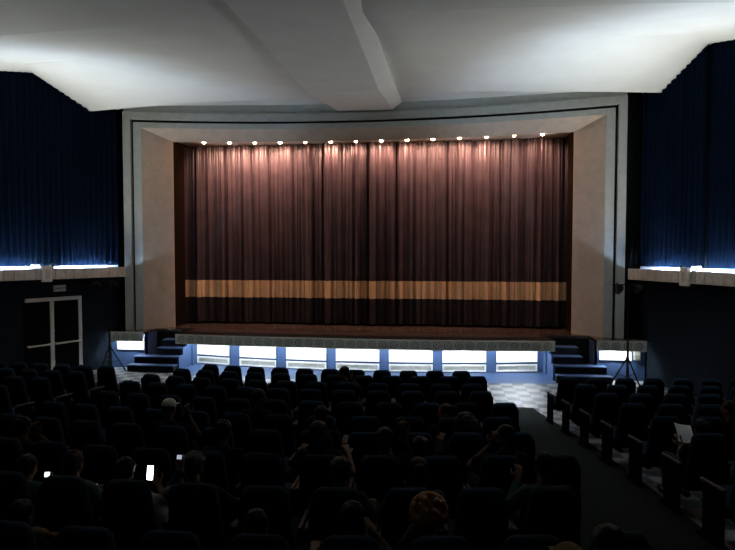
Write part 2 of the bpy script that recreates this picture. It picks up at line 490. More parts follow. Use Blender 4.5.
for s, x0, x1 in ((-1, -7.6, -6.72), (1, 6.76, 7.62)):
    t = thing('stage_light_box', f"white lit panel on the blue base under the {'left' if s < 0 else 'right'} stage block", 'panel', ((x0+x1)/2, 16.42, .56), 0)
    w = x1-x0; b = MB()
    b.box(-w/2, w/2, -.03, -.01, 0, .03); b.box(-w/2, w/2, -.03, -.01, .33, .36); b.box(-w/2, -w/2+.03, -.03, -.01, .03, .33); b.box(w/2-.03, w/2, -.03, -.01, .03, .33)
    b.obj('panel_frame', M['white'], t)
    b = MB(); b.box(-w/2+.03, w/2-.03, -.016, -.01, .03, .33); b.obj('panel_sheet', M['white'], t)
t = thing('electric_box', 'small pale box beside the lit panel under the right stage block', 'box', (7.76, 16.42, .58))
b = MB(); b.bbox(-.09, .09, -.06, -.01, 0, .24, .008); b.obj('box_body', M['louvre'], t)
b = MB(); b.box(-.06, .06, -.065, -.06, .04, .2); b.obj('box_lid', M['beige'], t)

# fluorescent tubes hidden behind the fascia
def tube_light(name, p0, p1, m, label, group, r=.016):
    p0 = Vector(p0); p1 = Vector(p1); c = (p0+p1)/2; d = (p1-p0); Ln = d.length
    t = thing(name, label, 'tube lamp', c, math.atan2(d.y, d.x), group)
    b = MB(); b.tube([(-Ln/2+.03,0,0), (Ln/2-.03,0,0)], r, 8); b.obj('tube', m, t, smooth=False)
    b = MB()
    for s in (-1, 1): b.tube([(s*(Ln/2-.03),0,0), (s*Ln/2,0,0)], r*1.05, 8)
    b.obj('end_cap', M['louvre'], t)
    b = MB(); b.box(-Ln/2, Ln/2, -.025, .025, .035, .06); b.box(-Ln/2, -Ln/2+.02, -.02, .02, -.02, .04); b.box(Ln/2-.02, Ln/2, -.02, .02, -.02, .04)
    b.obj('batten', M['white'], t)
    return t
for i, cx in enumerate(PC):
    y = Ybase(cx)-.50; ang = math.atan2(Ybase(cx+.01)-Ybase(cx-.01), .02)
    dx = .58*math.cos(ang); dy = .58*math.sin(ang)
    n7 = ['leftmost','second from left','third from left','middle','third from right','second from right','rightmost'][i]
    tube_light('fluorescent_tube', (cx-dx, y-dy, .98), (cx+dx, y+dy, .98), M['tube'], f'fluorescent tube hidden under the stage edge above the {n7} panel', 'fluorescent tubes under the stage')
for s in (-1, 1):
    cx = s*7.17
    tube_light('fluorescent_tube', (cx-.42, 16.25, .98), (cx+.42, 16.25, .98), M['tube'], f"fluorescent tube hidden under the {'left' if s < 0 else 'right'} side block of the stage", 'fluorescent tubes under the stage')

# blue painted floor strip below the overhang
b = MB()
rows = [[(x, Ybase(x)-.001, .004), (x, Ylip(x)-.12, .004)] for x in xs]
b.grid(rows, flip=True); struct(b.obj('trim_6', M['bluefloor']))

# stairs
for s, nm in ((-1, 'left'), (1, 'right')):
    t = thing('stage_stairs', f'short flight of dark blue steps up to the {nm} end of the stage', 'stairs', (s*5.5, 15.8, 0))
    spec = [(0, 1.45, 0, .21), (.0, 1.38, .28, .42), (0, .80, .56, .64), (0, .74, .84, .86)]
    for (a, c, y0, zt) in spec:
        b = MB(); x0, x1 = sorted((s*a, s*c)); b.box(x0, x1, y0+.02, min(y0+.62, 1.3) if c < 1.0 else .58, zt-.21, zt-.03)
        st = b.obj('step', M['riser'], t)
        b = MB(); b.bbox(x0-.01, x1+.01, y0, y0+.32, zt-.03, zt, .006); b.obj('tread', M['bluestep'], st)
    b = MB()
    x0, x1 = sorted((s*-.05, s*.0))
    prof = [(0.3, 0), (1.3, 0), (1.3, .88), (.86, .88), (.86, .66), (.58, .66), (.58, .44), (.3, .44)]
    vs = [(x0, y, z) for y, z in prof]+[(x1, y, z) for y, z in prof]; n = len(prof)
    b.add(vs, [tuple(reversed(range(n))), tuple(range(n, 2*n))]+[(i, (i+1) % n, n+(i+1) % n, n+i) for i in range(n)])
    b.obj('stringer', M['bluestep'], t)

# ------------------------------------------------------------------ side coves
def wallM(fn, Y, off, z):       # local frame on a side wall: x along wall (towards +Y), y into the room
    x = fn(Y); dx = (fn(Y+.01)-fn(Y-.01))/.02
    ang = math.atan2(1, dx)
    s = 1 if x < 0 else -1
    nrm = Vector((1, -dx, 0)).normalized()*s
    p = Vector((x, Y, z))+nrm*off
    return Matrix.Translation(p) @ Matrix.Rotation(ang, 4, 'Z'), ang, p, s
def side(fn, nm):
    s = 1 if nm == 'left' else -1    # local y sign: left wall normal is -y of the rotated frame
    Y0, Y1 = (16.44 if nm == 'left' else 16.29), 10.0
    p0 = Vector((fn(Y0), Y0, 0)); p1 = Vector((fn(Y1), Y1, 0)); d = (p0-p1); Ln = d.length; d.normalize(); Ln += .22 if nm == 'left' else .30
    nrm = Vector((d.y, -d.x, 0)) if s > 0 else Vector((-d.y, d.x, 0))
    base = Matrix.Identity(4)
    for i in range(3): base[i][0] = d[i]; base[i][1] = nrm[i]; base[i][3] = p1[i]
    ang = math.atan2(d.y, d.x)
    # ledge: slabs facing, top edge, soffit
    b = MB(); n = int(Ln/.26)
    for k in range(n):
        b.bbox(k*Ln/n+.006, (k+1)*Ln/n-.006, .40, .45, 2.82, 3.12, .006, base)
    b.box(0, Ln, .34, .41, 2.83, 3.11, base); b.box(0, Ln, 0, .36, 2.83, 2.89, base)
    b.mi = 1; b.box(0, Ln, .01, .05, 2.89, 3.18, base)
    b.box(0, Ln, .05, .33, 2.89, 2.91, base)
    b.mi = 0; b.box(Ln-.04, Ln, 0, .4, 2.83, 3.11, base)
    o = b.obj('wall_ledge', [M['ledge'], M['coveboard']])
    tag(o, f"pale stone-faced light ledge running along the {nm} wall", 'ledge')
    # curtain above the ledge
    def ctop(Y):
        st = [(x[-1][1], x[-1][2]) for x in STN]
        for (a, c) in zip(st, st[1:]):
            if c[0] <= Y <= a[0]: return a[1]+(c[1]-a[1])*(a[0]-Y)/(a[0]-c[0])
        return 8.2
    segs = {'left': [(0, 3.95, 'near'), (4.05, Ln-.03, 'far')], 'right': [(0, 4.6, 'near'), (4.66, Ln-.03, 'far')]}[nm]
    for (a, c, w) in segs:
        b = MB(); n = int((c-a)/.02); lo = []; hi = []; md = []
        for k in range(n+1):
            u = a+(c-a)*k/n
            y = .10+.035*math.sin(2*PI*u/.17+.9*math.sin(u*2.3))+.015*math.sin(2*PI*u/.063+1.3*math.sin(3*u))
            Yw = (base @ Vector((u, 0, 0))).y
            zt = ctop(Yw)+.02
            lo.append((u, y, 3.20)); md.append((u, y, 5)); hi.append((u, y, zt))
        b.grid([lo, md, hi], base, flip=(s > 0))
        dr = b.obj('wall_drape', M['bluecurtain'], None, smooth=True)
        tag(dr, f"dark blue pleated wall curtain above the {nm} ledge, {'nearer the stage' if w == 'far' else 'at the edge of the photo'}", 'curtain', 'blue wall curtains')
    return base, Ln
def cove_wash(base, nm, n, e):  # added area lights that brighten the ceiling but spare the wall curtains
    for i in range(n):
        L = bpy.data.lights.new('added_ceiling_wash', 'AREA'); L.shape = 'RECTANGLE'; L.size = 1.3; L.size_y = .12; L.energy = e; L.color = (.99, 1, .95); L.spread = math.radians(105)
        lo = bpy.data.objects.new('added_ceiling_wash', L); COL.objects.link(lo)
        u = 1.0+1.75*i
        d = Vector((base[0][0], base[1][0], 0)); nr = Vector((base[0][1], base[1][1], 0))
        aim = (Vector((0,0,1))*math.cos(math.radians(32))+nr*math.sin(math.radians(32)))
        z = -aim; x = d; y = z.cross(x)
        m_ = Matrix.Identity(4); p = base @ Vector((Lx[nm]-u, .30, 3.10))
        for k in range(3): m_[k][0] = x[k]; m_[k][1] = y[k]; m_[k][2] = z[k]; m_[k][3] = p[k]
        lo.matrix_world = m_
BL, LnL = side(wl, 'left'); BR, LnR = side(wr, 'right')
Lx = {'left': LnL, 'right': LnR}
cove_wash(BL, 'left', 4, 56); cove_wash(BR, 'right', 4, 62)
# continuing wall above/behind as plain ledge is out of view
def along(base, Y):
    p = base.inverted() @ Vector((0, Y, 0))
    # solve for u so that world y = Y
    return (Y-base[1][3])/base[1][0]
def ccen(base, nm, m, centres):
    for i, (Yc, tl) in enumerate(centres):
        u = along(base, Yc)
        p0 = base @ Vector((u-tl/2, .22, 3.0)); p1 = base @ Vector((u+tl/2, .22, 3.0))
        tube_light('cove_tube', p0, p1, m, f"{['first','second','third','fourth','fifth'][i]} cove tube from the stage behind the {nm} wall ledge", 'cove tubes behind the wall ledges', r=.02)
ccen(BL, 'left', M['covetube'], [(15.6, 1.3), (13.75, 1.3), (11.9, 1.3), (10.7, .8)])
ccen(BR, 'right', M['covetuber'], [(15.3, 1.3), (13.6, 1.3), (11.9, 1.3), (10.7, .8)])
# ledge boxes, floodlights and small cameras
def ledge_gear(base, Y, nm, sg):
    u = along(base, Y)
    ang = math.atan2(base[1][0], base[0][0])
    t = thing('junction_box', f'beige box clipped over the {nm} wall ledge', 'box', base @ Vector((u, .45, 2.76)), ang)
    f = 1 if nm == 'left' else -1
    b = MB(); y0, y1 = sorted((0, f*-.10)); 
    y0, y1 = sorted((0.0, (-.10 if nm == 'left' else .10)))
    b.bbox(-.13, .13, y0, y1, 0, .44, .01); b.obj('box_body', M['beige'], t)
    q0, q1 = sorted((y0 if nm == 'left' else y1, (y0-.008) if nm == 'left' else (y1+.008)))
    b = MB(); b.box(-.06, .06, q0, q1, .09, .34); b.obj('box_plate', M['ledge'], t)
    b = MB(); b.box(-.3, .1, y0, y1, -.035, -.005); b.obj('bracket', M['metal'], t)
    t = thing('floodlight', f'small white-lit fitting on top of the {nm} wall ledge', 'lamp', base @ Vector((u+sg*.24, .40, 3.125)), ang)
    b = MB(); b.bbox(-.09, .09, -.07, .07, 0, .12, .01); b.obj('lamp_body', M['white'], t)
    b = MB(); f0 = -.075 if nm == 'left' else .075
    b.box(-.08, .08, min(f0, f0*.93), max(f0, f0*.93), .015, .105); b.obj('lamp_glass', M['fl'], t)
    t = thing('security_camera', f'small dark round camera on the {nm} wall ledge', 'camera', base @ Vector((u-sg*.21, .40, 3.12)), ang)
    b = MB(); b.tube([(0,0,0), (0,0,.06)], [.03, .02], 10); b.obj('camera_mount', M['metal'], t)
    b = MB(); b.ell((0,0,.10), (.06,.06,.055)); b.obj('camera_ball', M['metal'], t, smooth=True)
M['fl'] = emis('flood_glass', (.9,.95,1), 1.6)
ledge_gear(BL, 14.5, 'left', -1); ledge_gear(BR, 14.55, 'right', -1)

# vertical pale curtain edge (leg drape) at each front corner
for s, nm, x0, x1 in ((-1, 'left', -7.80, -7.56), (1, 'right', 7.56, 7.98)):
    b = MB(); rows = []
    for z in (-.0, 4, 8.15):
        rows.append([(x0+(x1-x0)*k/30, 17.0+.04*math.sin(k*.9), z if z > 0 else 1.14) for k in range(31)])
    b.grid(rows); o = b.obj('leg_drape', M['legcurtain'], smooth=True)
    tag(o, f'narrow black drape between the {nm} wall and the stage frame', 'curtain')

# door, exit sign on the left wall
def wallbase(fn, Y):
    x = fn(Y); d = Vector((fn(Y+.01)-fn(Y-.01), .02, 0)).normalized(); nrm = Vector((d.y, -d.x, 0))
    m_ = Matrix.Identity(4)
    for i in range(3): m_[i][0] = d[i]; m_[i][1] = nrm[i]; m_[i][3] = (x, Y, 0)[i]
    return m_
W = wallbase(wl, 14.8); door = thing('door_1', 'double exit door in a pale frame on the left wall', 'door'); del door['label'], door['category']
door['kind'] = 'structure'; door.location = (wl(14.8), 14.8, 0)
iW = Matrix.Translation((-wl(14.8), -14.8, 0)) @ W
b = MB(); b.box(-.70, .87, .0, .06, 2.19, 2.29, iW); b.box(.77, .87, .0, .06, 0, 2.19, iW); b.obj('door_frame', M['doorframe'], door)
b = MB(); b.box(-.72, -.02, .01, .04, .0, 2.19, iW); b.obj('door_leaf', M['doorleaf'], door)
b = MB(); b.box(.02, .77, .01, .04, .0, 2.19, iW); b.obj('door_leaf', M['doorleaf'], door)
b = MB(); b.box(-.05, .05, .02, .08, 0, 2.19, iW)
for z in (.45, 1.35, 2.1): b.box(-.055, .055, .08, .09, z-.03, z+.03, iW)
b.obj('door_mullion', M['doorframe'], door)
for (a, c) in ((-.68, -.06), (.06, .80)):
    b = MB(); b.tube([(a, .11, .97), (c, .11, .97)], .026, 10, iW); b.box(a, a+.04, .03, .11, .94, 1.0, iW); b.box(c-.04, c, .03, .11, .94, 1.0, iW)
    b.obj('push_bar', M['doorframe'], door)
W = wallbase(wl, 15.02)
sign = thing('exit_sign', 'small pale box sign reading SALIDA above the left wall door', 'sign', (wl(15.02), 15.02, 0))
iW = Matrix.Translation((-wl(15.02), -15.02, 0)) @ W
b = MB(); b.bbox(-.17, .17, .0, .06, 2.45, 2.63, .008, iW); b.obj('sign_box', M['beige'], sign)
cu = bpy.data.curves.new('txt', 'FONT'); cu.body = 'SALIDA'; cu.size = .1; cu.align_x = 'CENTER'; cu.align_y = 'CENTER'; cu.extrude = .002
to = bpy.data.objects.new('txt', cu); COL.objects.link(to); bpy.context.view_layer.update()
me = bpy.data.meshes.new_from_object(to.evaluated_get(bpy.context.evaluated_depsgraph_get())); bpy.data.objects.remove(to)
me.materials.clear(); me.materials.append(M['signtext'])
lt = bpy.data.objects.new('sign_lettering', me); COL.objects.link(lt); lt.parent = sign
# text x -> along wall (towards the stage), text y -> up, normal into the room
R_ = Matrix.Identity(4)
d3 = Vector((W[0][0], W[1][0], 0)); n3 = Vector((W[0][1], W[1][1], 0))
for i in range(3): R_[i][0] = d3[i]; R_[i][1] = (0,0,1)[i]; R_[i][2] = n3[i]; R_[i][3] = (n3*.063+Vector((0,0,2.54)))[i]
lt.matrix_local = R_

# lighting stands
def stand(X, Y, nm, cans):
    t = thing('light_stand', f'black tripod lighting stand with crossbar near the {nm} end of the stage', 'tripod stand', (X, Y, 0))
    b = MB(); b.tube([(0,0,.15), (0,0,1.6)], .028, 10); b.tube([(0,0,1.5), (0,0,2.72)], .021, 10); b.tube([(0,0,1.48), (0,0,1.56)], .03, 10)
    b.obj('pole', M['metal'], t)
    b = MB(); b.tube([(0,0,.70), (0,0,.80)], .042, 12); b.obj('hub', M['metal'], t)
    b = MB(); b.tube([(0,0,.26), (0,0,.31)], .036, 12); b.obj('brace_collar', M['metal'], t)
    for a in (-100, 25, 155):
        c, s_ = math.cos(math.radians(a)), math.sin(math.radians(a))
        b = MB(); b.tube([(c*.03, s_*.03, .75), (c*.42, s_*.42, .02)], .020, 8)
        lg = b.obj('leg', M['metal'], t)
        b = MB(); b.tube([(c*.03, s_*.03, .29), (c*.24, s_*.24, .36)], .010, 6); b.obj('brace', M['metal'], lg)
        b = MB(); b.ell((c*.42, s_*.42, .02), (.028,.028,.02), None, 10, 6); b.obj('rubber_foot', M['metal'], lg)
    b = MB(); b.tube([(-.42,0,2.72), (.42,0,2.72)], .018, 8); b.obj('crossbar', M['metal'], t)
    for k, x in enumerate(cans):
        l = thing('stage_spotlight', f"{'left' if k == 0 else 'right'} black can spotlight on the {nm} lighting stand crossbar", 'stage light', (X+x, Y, 2.72), 0, 'can spotlights on the stands')
        Mx = Matrix.Rotation(math.radians(-28), 4, 'X') @ Matrix.Rotation(math.radians(random.uniform(-20, 20)), 4, 'Y')
        b = MB(); b.tube([(0,-.13,-.14), (0,-.10,-.14), (0,.12,-.14)], [.055,.085,.085], 14, Mx); b.obj('can_body', M['metal'], l)
        b = MB(); b.tube([(0,.121,-.14), (0,.128,-.14)], .078, 14, Mx); b.obj('can_lens', M['canglass'], l)
        b = MB(); b.tube([(-.1,0,-.14), (-.1,0,-.02), (0,0,.0), (.1,0,-.02), (.1,0,-.14)], .009, 6); b.obj('yoke', M['metal'], l)
        b = MB(); b.tube([(-.09,-.1,-.24), (.09,-.1,-.24)], .004, 4, Mx); b.box(-.09, -.085, -.2, .0, -.26, -.02, Mx); b.obj('barn_door', M['metal'], l)
stand(-7.42, 15.7, 'left', (-.33, .22)); stand(7.22, 15.5, 'right', (-.24, .18))

# ------------------------------------------------------------------ carpets
def carpet(pts, label):
    b = MB(); rows = []
    for (Y, xa, xb) in pts: rows.append([(xa, Y, floor_z(Y)+.012), (xb, Y, floor_z(Y)+.012)])
    b.grid(rows, flip=True)
    rows2 = [[(x, y, z-.011) for x, y, z in r] for r in rows]; b.grid([rows[0], rows2[0]])
    tag(b.obj('aisle_carpet', M['carpet']), label, 'carpet')
carpet([(13.2, 3.35, 4.44), (12.95, 3.35, 4.48), (11.2, 3.38, 4.71), (9.9, 3.5, 4.9), (7.5, 3.5, 5.05), (1, 3.8, 5.3)], 'dark runner carpet on the sloping right-hand aisle')
carpet([(13.2, -4.44, -3.35), (12.95, -4.48, -3.35), (9.9, -4.9, -3.6), (6, -5.15, -3.7)], 'dark runner carpet on the sloping left-hand aisle')

# ------------------------------------------------------------------ theatre seat
def rrect(w0, w1, z0, z1, r, n=5, dome=0):
    """tapered rounded rectangle outline (XZ): w0 half width at the bottom, w1 at the top"""
    pts = []
    for (sx, zc, a0, wv) in ((1, z0+r, -90, w0), (1, z1-r, 0, w1), (-1, z1-r, 90, w1), (-1, z0+r, 180, w0)):
        for k in range(n+1):
            a = math.radians(a0+90*k/n)
            pts.append((sx*(wv-r)+r*math.cos(a), zc+r*math.sin(a)))
    out = []
    for (x, z) in pts:
        if dome and z > z1-r: z += dome*(1-(x/w1)**2)
        out.append((x, z))
    return out
TILT = Matrix.Translation((0, .10, .40)) @ Matrix.Rotation(math.radians(9), 4, 'X') @ Matrix.Translation((0, -.10, -.40))
proto = thing('theatre_seat', 'x', 'seat')
b = MB(); b.slab(rrect(.215, .185, .40, 1.0, .07, 6, .022), .055, .15, .035, TILT); b.obj('backrest', M['seat'], proto, smooth=True)
b = MB(); b.slab(rrect(.228, .192, .34, .968, .06, 6, .02), .02, .075, .018, TILT); b.obj('back_shell', M['shell'], proto, smooth=True)
SM = Matrix.Translation((0, .17, .40)) @ Matrix.Rotation(math.radians(6), 4, 'X')
b = MB()
o_ = rrect(.215, .205, 0, .46, .07, 5)
b.slab([(x, z) for x, z in o_], -.045, .065, .03, SM @ Matrix.Rotation(math.radians(-90), 4, 'X'))
b.obj('seat_cushion', M['seat'], proto, smooth=True)
b = MB()
for s in (-1, 1):
    x0, x1 = sorted((s*.246, s*.27))
    b = MB(); b.bbox(x0, x1, .10, .46, .0, .60, .008); b.bbox(x0-.012, x1+.012 if s < 0 else x1+.004, .04, .54, 0, .03, .006)
    sd = b.obj('side_panel', M['sidepanel'], proto)
    b = MB(); Mx = Matrix.Translation((s*.252, .10, .62)) @ Matrix.Rotation(math.radians(-4), 4, 'X')
    b.bbox(-.020, .020, 0, .42, -.018, .018, .010, Mx); b.obj('armrest_pad', M['arm'], sd)
b = MB(); b.box(-.246, .246, .24, .28, .30, .34); b.obj('support_rail', M['metal'], proto)
first = [True]; NSEAT = [0]
def seat(X, Y, rz, label, group):
    px, py = proj(X, Y, floor_z(Y)+1.0)
    if not (-28 < px < 765 and py < 585): return None
    t = proto if first[0] else copy_tree(proto)
    first[0] = False
    t.location = (X, Y, floor_z(Y+.3)); t.rotation_euler = (0, 0, rz)
    t['label'] = label; t['group'] = group; NSEAT[0] += 1
    return t
ENDS = [2.76, 3.03, 2.87, 2.96, 3.22, 3.01, 3.13, 3.4, 3.15, 3.39, 3.3]
ROWY = [11.8, 10.93, 9.9, 9.04, 7.97, 6.95, 6.09, 5.14, 4.21, 3.30, 2.38]
def rowY(i, X): return ROWY[i]+.035*X*X
RN = ['front','second','third','fourth','fifth','sixth','seventh','eighth','ninth','tenth','eleventh']
for i in range(10):
    k = 0; X = ENDS[i]; nmax = [11, 12, 12, 12, 12, 12, 12, 13, 13, 13][i]
    while k < nmax:
        Y = rowY(i, X)
        seat(X, Y-.07, math.atan(.06*X), f'navy padded seat, {ORD[k]} from right aisle in the {RN[i]} row of centre block', 'seats in the centre block')
        X -= .552 if i < 6 else .556; k += 1
for i in range(8):
    for k in range(9):
        X = 4.80+min(.50, .095*i)+.549*k; Y = 11.42-.95*i+.105*(X-4.8)
        if X > wr(Y)-.35: break
        seat(X, Y-.04, math.atan(.105), f'navy padded seat, {ORD[k]} from aisle in the {RN[i]} row of right block', 'seats in the right block')
for i in range(6):
    for k in range(10):
        X = -4.82-.06*i-.549*k; Y = 11.36-.95*i-.09*(X+4.82)
        if X < wl(Y)+.35: break
        seat(X, Y-.04, -math.atan(.09), f'navy padded seat, {ORD[k]} from aisle in the {RN[i]} row of left block', 'seats in the left block')
print('SEATS', NSEAT[0])


# ------------------------------------------------------------------ people
for nm, c in dict(skin_olive=(.13,.078,.045), skin_fair=(.20,.12,.085), skin_red=(.20,.075,.05), skin_brown=(.075,.042,.025),
                  hair_black=(.004,.0035,.0035), hair_brown=(.012,.007,.0045), hair_orange=(.26,.11,.035), hair_grey=(.05,.05,.05), hair_tan=(.024,.015,.010),
                  cloth_black=(.003,.003,.0035), cloth_grey=(.025,.028,.027), cloth_white=(.30,.30,.28), cloth_teal=(.018,.05,.043), cloth_green=(.045,.058,.048),
                  cloth_tan=(.16,.115,.06), cloth_jeans=(.01,.014,.025), cap_white=(.5,.5,.48), cloth_navy=(.01,.014,.03)).items():
    M[nm] = mat(nm, c, .5 if 'hair' in nm else .85, .12, var=.2, scale=40)
M['eye'] = mat('eye_surface', (.02,.015,.012), .15, .6)
M['phone'] = mat('phone_body', (.01,.01,.012), .35, .5)
M['screen_bright'] = emis('phone_screen_bright', (1,.93,.98), 5)
M['screen_blue'] = emis('phone_screen_blue', (.75,.83,1), 2.2)
M['screen_dim'] = emis('phone_screen_dim', (.7,.78,1), .55)
M['screen_white'] = emis('phone_screen_white', (.95,1,.97), 1.6)

def remeshed(b, name, m, voxel, smooth=2):
    me = b.mesh('tmp', m); o = bpy.data.objects.new('tmp', me); COL.objects.link(o)
    md = o.modifiers.new('r', 'REMESH'); md.mode = 'VOXEL'; md.voxel_size = voxel
    if smooth:
        ms = o.modifiers.new('s', 'SMOOTH'); ms.iterations = smooth; ms.factor = .5
    dg = bpy.context.evaluated_depsgraph_get(); dg.update()
    out = bpy.data.meshes.new_from_object(o.evaluated_get(dg)); out.name = name
    bpy.data.objects.remove(o); bpy.data.meshes.remove(me)
    out.materials.clear(); out.materials.append(m)
    out.polygons.foreach_set('use_smooth', [True]*len(out.polygons)); out.update()
    return out
def lerp(a, b_, t): return Vector(a)*(1-t)+Vector(b_)*t
ARMS = {  # right-hand side; mirrored for the left: elbow, wrist, finger direction
 'lap':   ((.255,.27,.70), (.13,.50,.645), (-.35,.9,-.2)),
 'rest':  ((.250,.20,.71), (.235,.47,.675), (0,1,-.15)),
 'chin':  ((.265,.44,.80), (.085,.335,1.03), (-.4,-.1,.9)),
 'head':  ((.36,.24,1.06), (.15,.19,1.20), (-.8,.1,.45)),
 'raise': ((.27,.36,.90), (.20,.33,1.15), (-.1,.1,1)),
 'out':   ((.31,.16,.80), (.25,.42,.90), (-.3,.7,.4)),
 'hold':  ((.26,.34,.76), (.12,.52,.92), (-.2,.5,.75)),
 'holdout': ((.29,.30,.80), (.27,.50,.93), (-.15,.35,.9)),
}
def hand(b, w, d, side, curl=.55, r=.0092):
    w = Vector(w); d = Vector(d).normalized()
    up = Vector((0,0,1)) if abs(d.z) < .8 else Vector((0,-1,0))
    lat = d.cross(up).normalized()*side; pal = lat.cross(d).normalized()*side     # lat: towards the thumb side inverse
    Mx = Matrix.Identity(4)
    for i in range(3): Mx[i][0] = lat[i]; Mx[i][1] = d[i]; Mx[i][2] = pal[i]; Mx[i][3] = w[i]
    b.ell((0,.05,0), (.040,.055,.017), Mx, 12, 8)
    for k, (x, L_) in enumerate(((-.030,.068), (-.010,.080), (.010,.084), (.030,.075))):
        p = Vector((x, .088, 0)); a = .12; seg = L_/3
        for j in range(3):
            q = p+Vector((x*.12, math.cos(a)*seg, -math.sin(a)*seg))
            b.cap(tuple(Mx @ p), tuple(Mx @ q), r*(1-.08*j), r*(1-.08*(j+1)))
            p = q; a += curl
    p = Vector((.030, .025, -.006)); q = Vector((.062, .058, -.018)); t = Vector((.062, .090, -.028))
    b.cap(tuple(Mx @ p), tuple(Mx @ q), .0135, .0115); b.cap(tuple(Mx @ q), tuple(Mx @ t), .0112, .0095)
def person(label, X, Y, skin='skin_olive', hair='hair_black', style='short', top='cloth_black', sleeves='long', trousers='cloth_jeans',
           lean=(0,0,0), yaw=0, nod=8, L='lap', R='lap', voxel=.010, rz=None, hs=1.0):
    lx, ly, lz = lean
    if rz is None: rz = math.atan(.06*X) if abs(X) < 3.6 else math.atan(.105)
    pel = Vector((0,.27,.50)); ch = Vector((lx*.6,.25+ly*.6,.76+lz*.7)); nk = Vector((lx*.9,.255+ly*.9,.925+lz)); hd = Vector((lx,.28+ly,1.08+lz))
    HM = Matrix.Translation(hd) @ Matrix.Rotation(math.radians(yaw), 4, 'Z') @ Matrix.Rotation(math.radians(-nod), 4, 'X')
    sh = [nk+Vector((s*.165,-.01,-.05)) for s in (-1, 1)]
    arms = []
    for s, k in ((-1, L), (1, R)):
        if not isinstance(k, str) and k[0] == 'W':       # hand reaching a point of the room
            q = Matrix.Rotation(-rz, 3, 'Z') @ (Vector(k[1])-Vector((X, Y, floor_z(Y+.3)))); d = Vector(k[2]).normalized()
            w = q-d*.105; S = sh[0 if s < 0 else 1]; e = (S+w)/2+Vector((s*k[3], -.02, -.10))
            arms.append((e, w, d, s)); continue
        e, w, d = ARMS[k] if isinstance(k, str) else k
        e = (e[0], e[1], e[2]-.055); w = (w[0], w[1], w[2]-.055 if k not in ('lap', 'rest') else w[2]-.02)
        off = Vector((lx*.6, ly*.6, lz*.7)) if k not in ('lap', 'rest') else Vector((0,0,0))
        arms.append((Vector((s*e[0], e[1], e[2]))+off, Vector((s*w[0], w[1], w[2]))+off, Vector((s*d[0], d[1], d[2])), s))
    b = MB()
    b.ell((0,0,.028), (.074,.092,.086), HM, 20, 14); b.ell((0,.022,-.035), (.058,.068,.072), HM, 16, 10); b.ell((0,.055,-.092), (.028,.026,.022), HM, 10, 8)
    b.tube([tuple(HM @ Vector((0,.088,.030))), tuple(HM @ Vector((0,.112,-.014)))], [.009,.016], 8)
    b.ell((0,.108,-.016), (.017,.014,.011), HM, 10, 8)
    b.ell((0,.088,-.050), (.026,.012,.007), HM, 10, 6); b.ell((0,.087,-.061), (.022,.012,.007), HM, 10, 6)
    b.ell((0,.078,.045), (.05,.014,.010), HM, 12, 6)
    for s in (-1, 1): b.ell((s*.077,-.004,-.008), (.010,.020,.032), HM, 8, 8); b.ell((s*.04,.062,-.03), (.022,.018,.018), HM, 8, 6)
    b.cap(tuple(nk-Vector((0,0,.05))), tuple(HM @ Vector((0,-.015,-.05))), .060, .054)
    def torso(b, g):
        b.cap(tuple(sh[0]+Vector((.03,0,-.02))), tuple(sh[1]+Vector((-.03,0,-.02))), .060+g, .060+g)
        for t, rx, ry in ((0,.165,.115), (.25,.155,.11), (.5,.150,.105), (.75,.165,.11), (1,.175,.105)):
            c = lerp(pel+Vector((0,0,.03)), ch+Vector((0,0,.04)), t); b.ell(tuple(c), (rx+g, ry+g, .11+g), None, 18, 10)
        b.cap(tuple(nk+Vector((0,0,-.05))), tuple(nk+Vector((0,0,-.02))), .085+g, .066+g*.5)
    torso(b, 0)
    for e, w, d, s in arms:
        i = 0 if s < 0 else 1
        b.cap(tuple(sh[i]), tuple(e), .050, .040); b.cap(tuple(e), tuple(w), .040, .026); hand(b, w, d, s)
    legs = []
    for s in (-1, 1):
        h = Vector((s*.085,.27,.50)); kn = Vector((s*.12,.66,.50)); an = Vector((s*.12,.64,.09))
        legs.append((h, kn, an)); b.cap(tuple(h), tuple(kn), .078, .056); b.cap(tuple(kn), tuple(an), .055, .036); b.cap(tuple(an), tuple(an+Vector((0,.15,-.045))), .036, .026)
    body = bpy.data.objects.new('person', remeshed(b, 'person', M[skin], voxel, 2)); COL.objects.link(body)
    body.location = (X, Y, floor_z(Y+.3)+.0); body.rotation_euler = (0, 0, rz)
    tag(body, label, 'person')
    def child(b, nm, m, v=.012, smo=2):
        o = bpy.data.objects.new(nm, remeshed(b, nm, M[m], v, smo)); COL.objects.link(o); o.parent = body; return o
    b = MB(); torso(b, .014)
    for e, w, d, s in arms:
        i = 0 if s < 0 else 1
        if sleeves == 'long': b.cap(tuple(sh[i]), tuple(e), .066, .054); b.cap(tuple(e), tuple(lerp(e, w, .88)), .054, .040)
        else: b.cap(tuple(sh[i]), tuple(lerp(sh[i], e, .62)), .068, .062)
    child(b, 'shirt', top)
    b = MB(); b.ell(tuple(pel+Vector((0,0,-.01))), (.182,.135,.10))
    for h, kn, an in legs: b.cap(tuple(h), tuple(kn), .092, .070); b.cap(tuple(kn), tuple(lerp(kn, an, .9)), .070, .052)
    child(b, 'trousers', trousers, .014)
    for h, kn, an in legs:
        b = MB(); b.cap(tuple(an+Vector((0,-.02,-.045))), tuple(an+Vector((0,.17,-.052))), .044, .036); child(b, 'shoe', 'cloth_black', .012)
    # hair
    rr = random.Random(int(X*100+Y*1000))
    b = MB(); b.ell((0,-.014,.044), (.083*hs,.094*hs,.084*hs), HM, 18, 12)
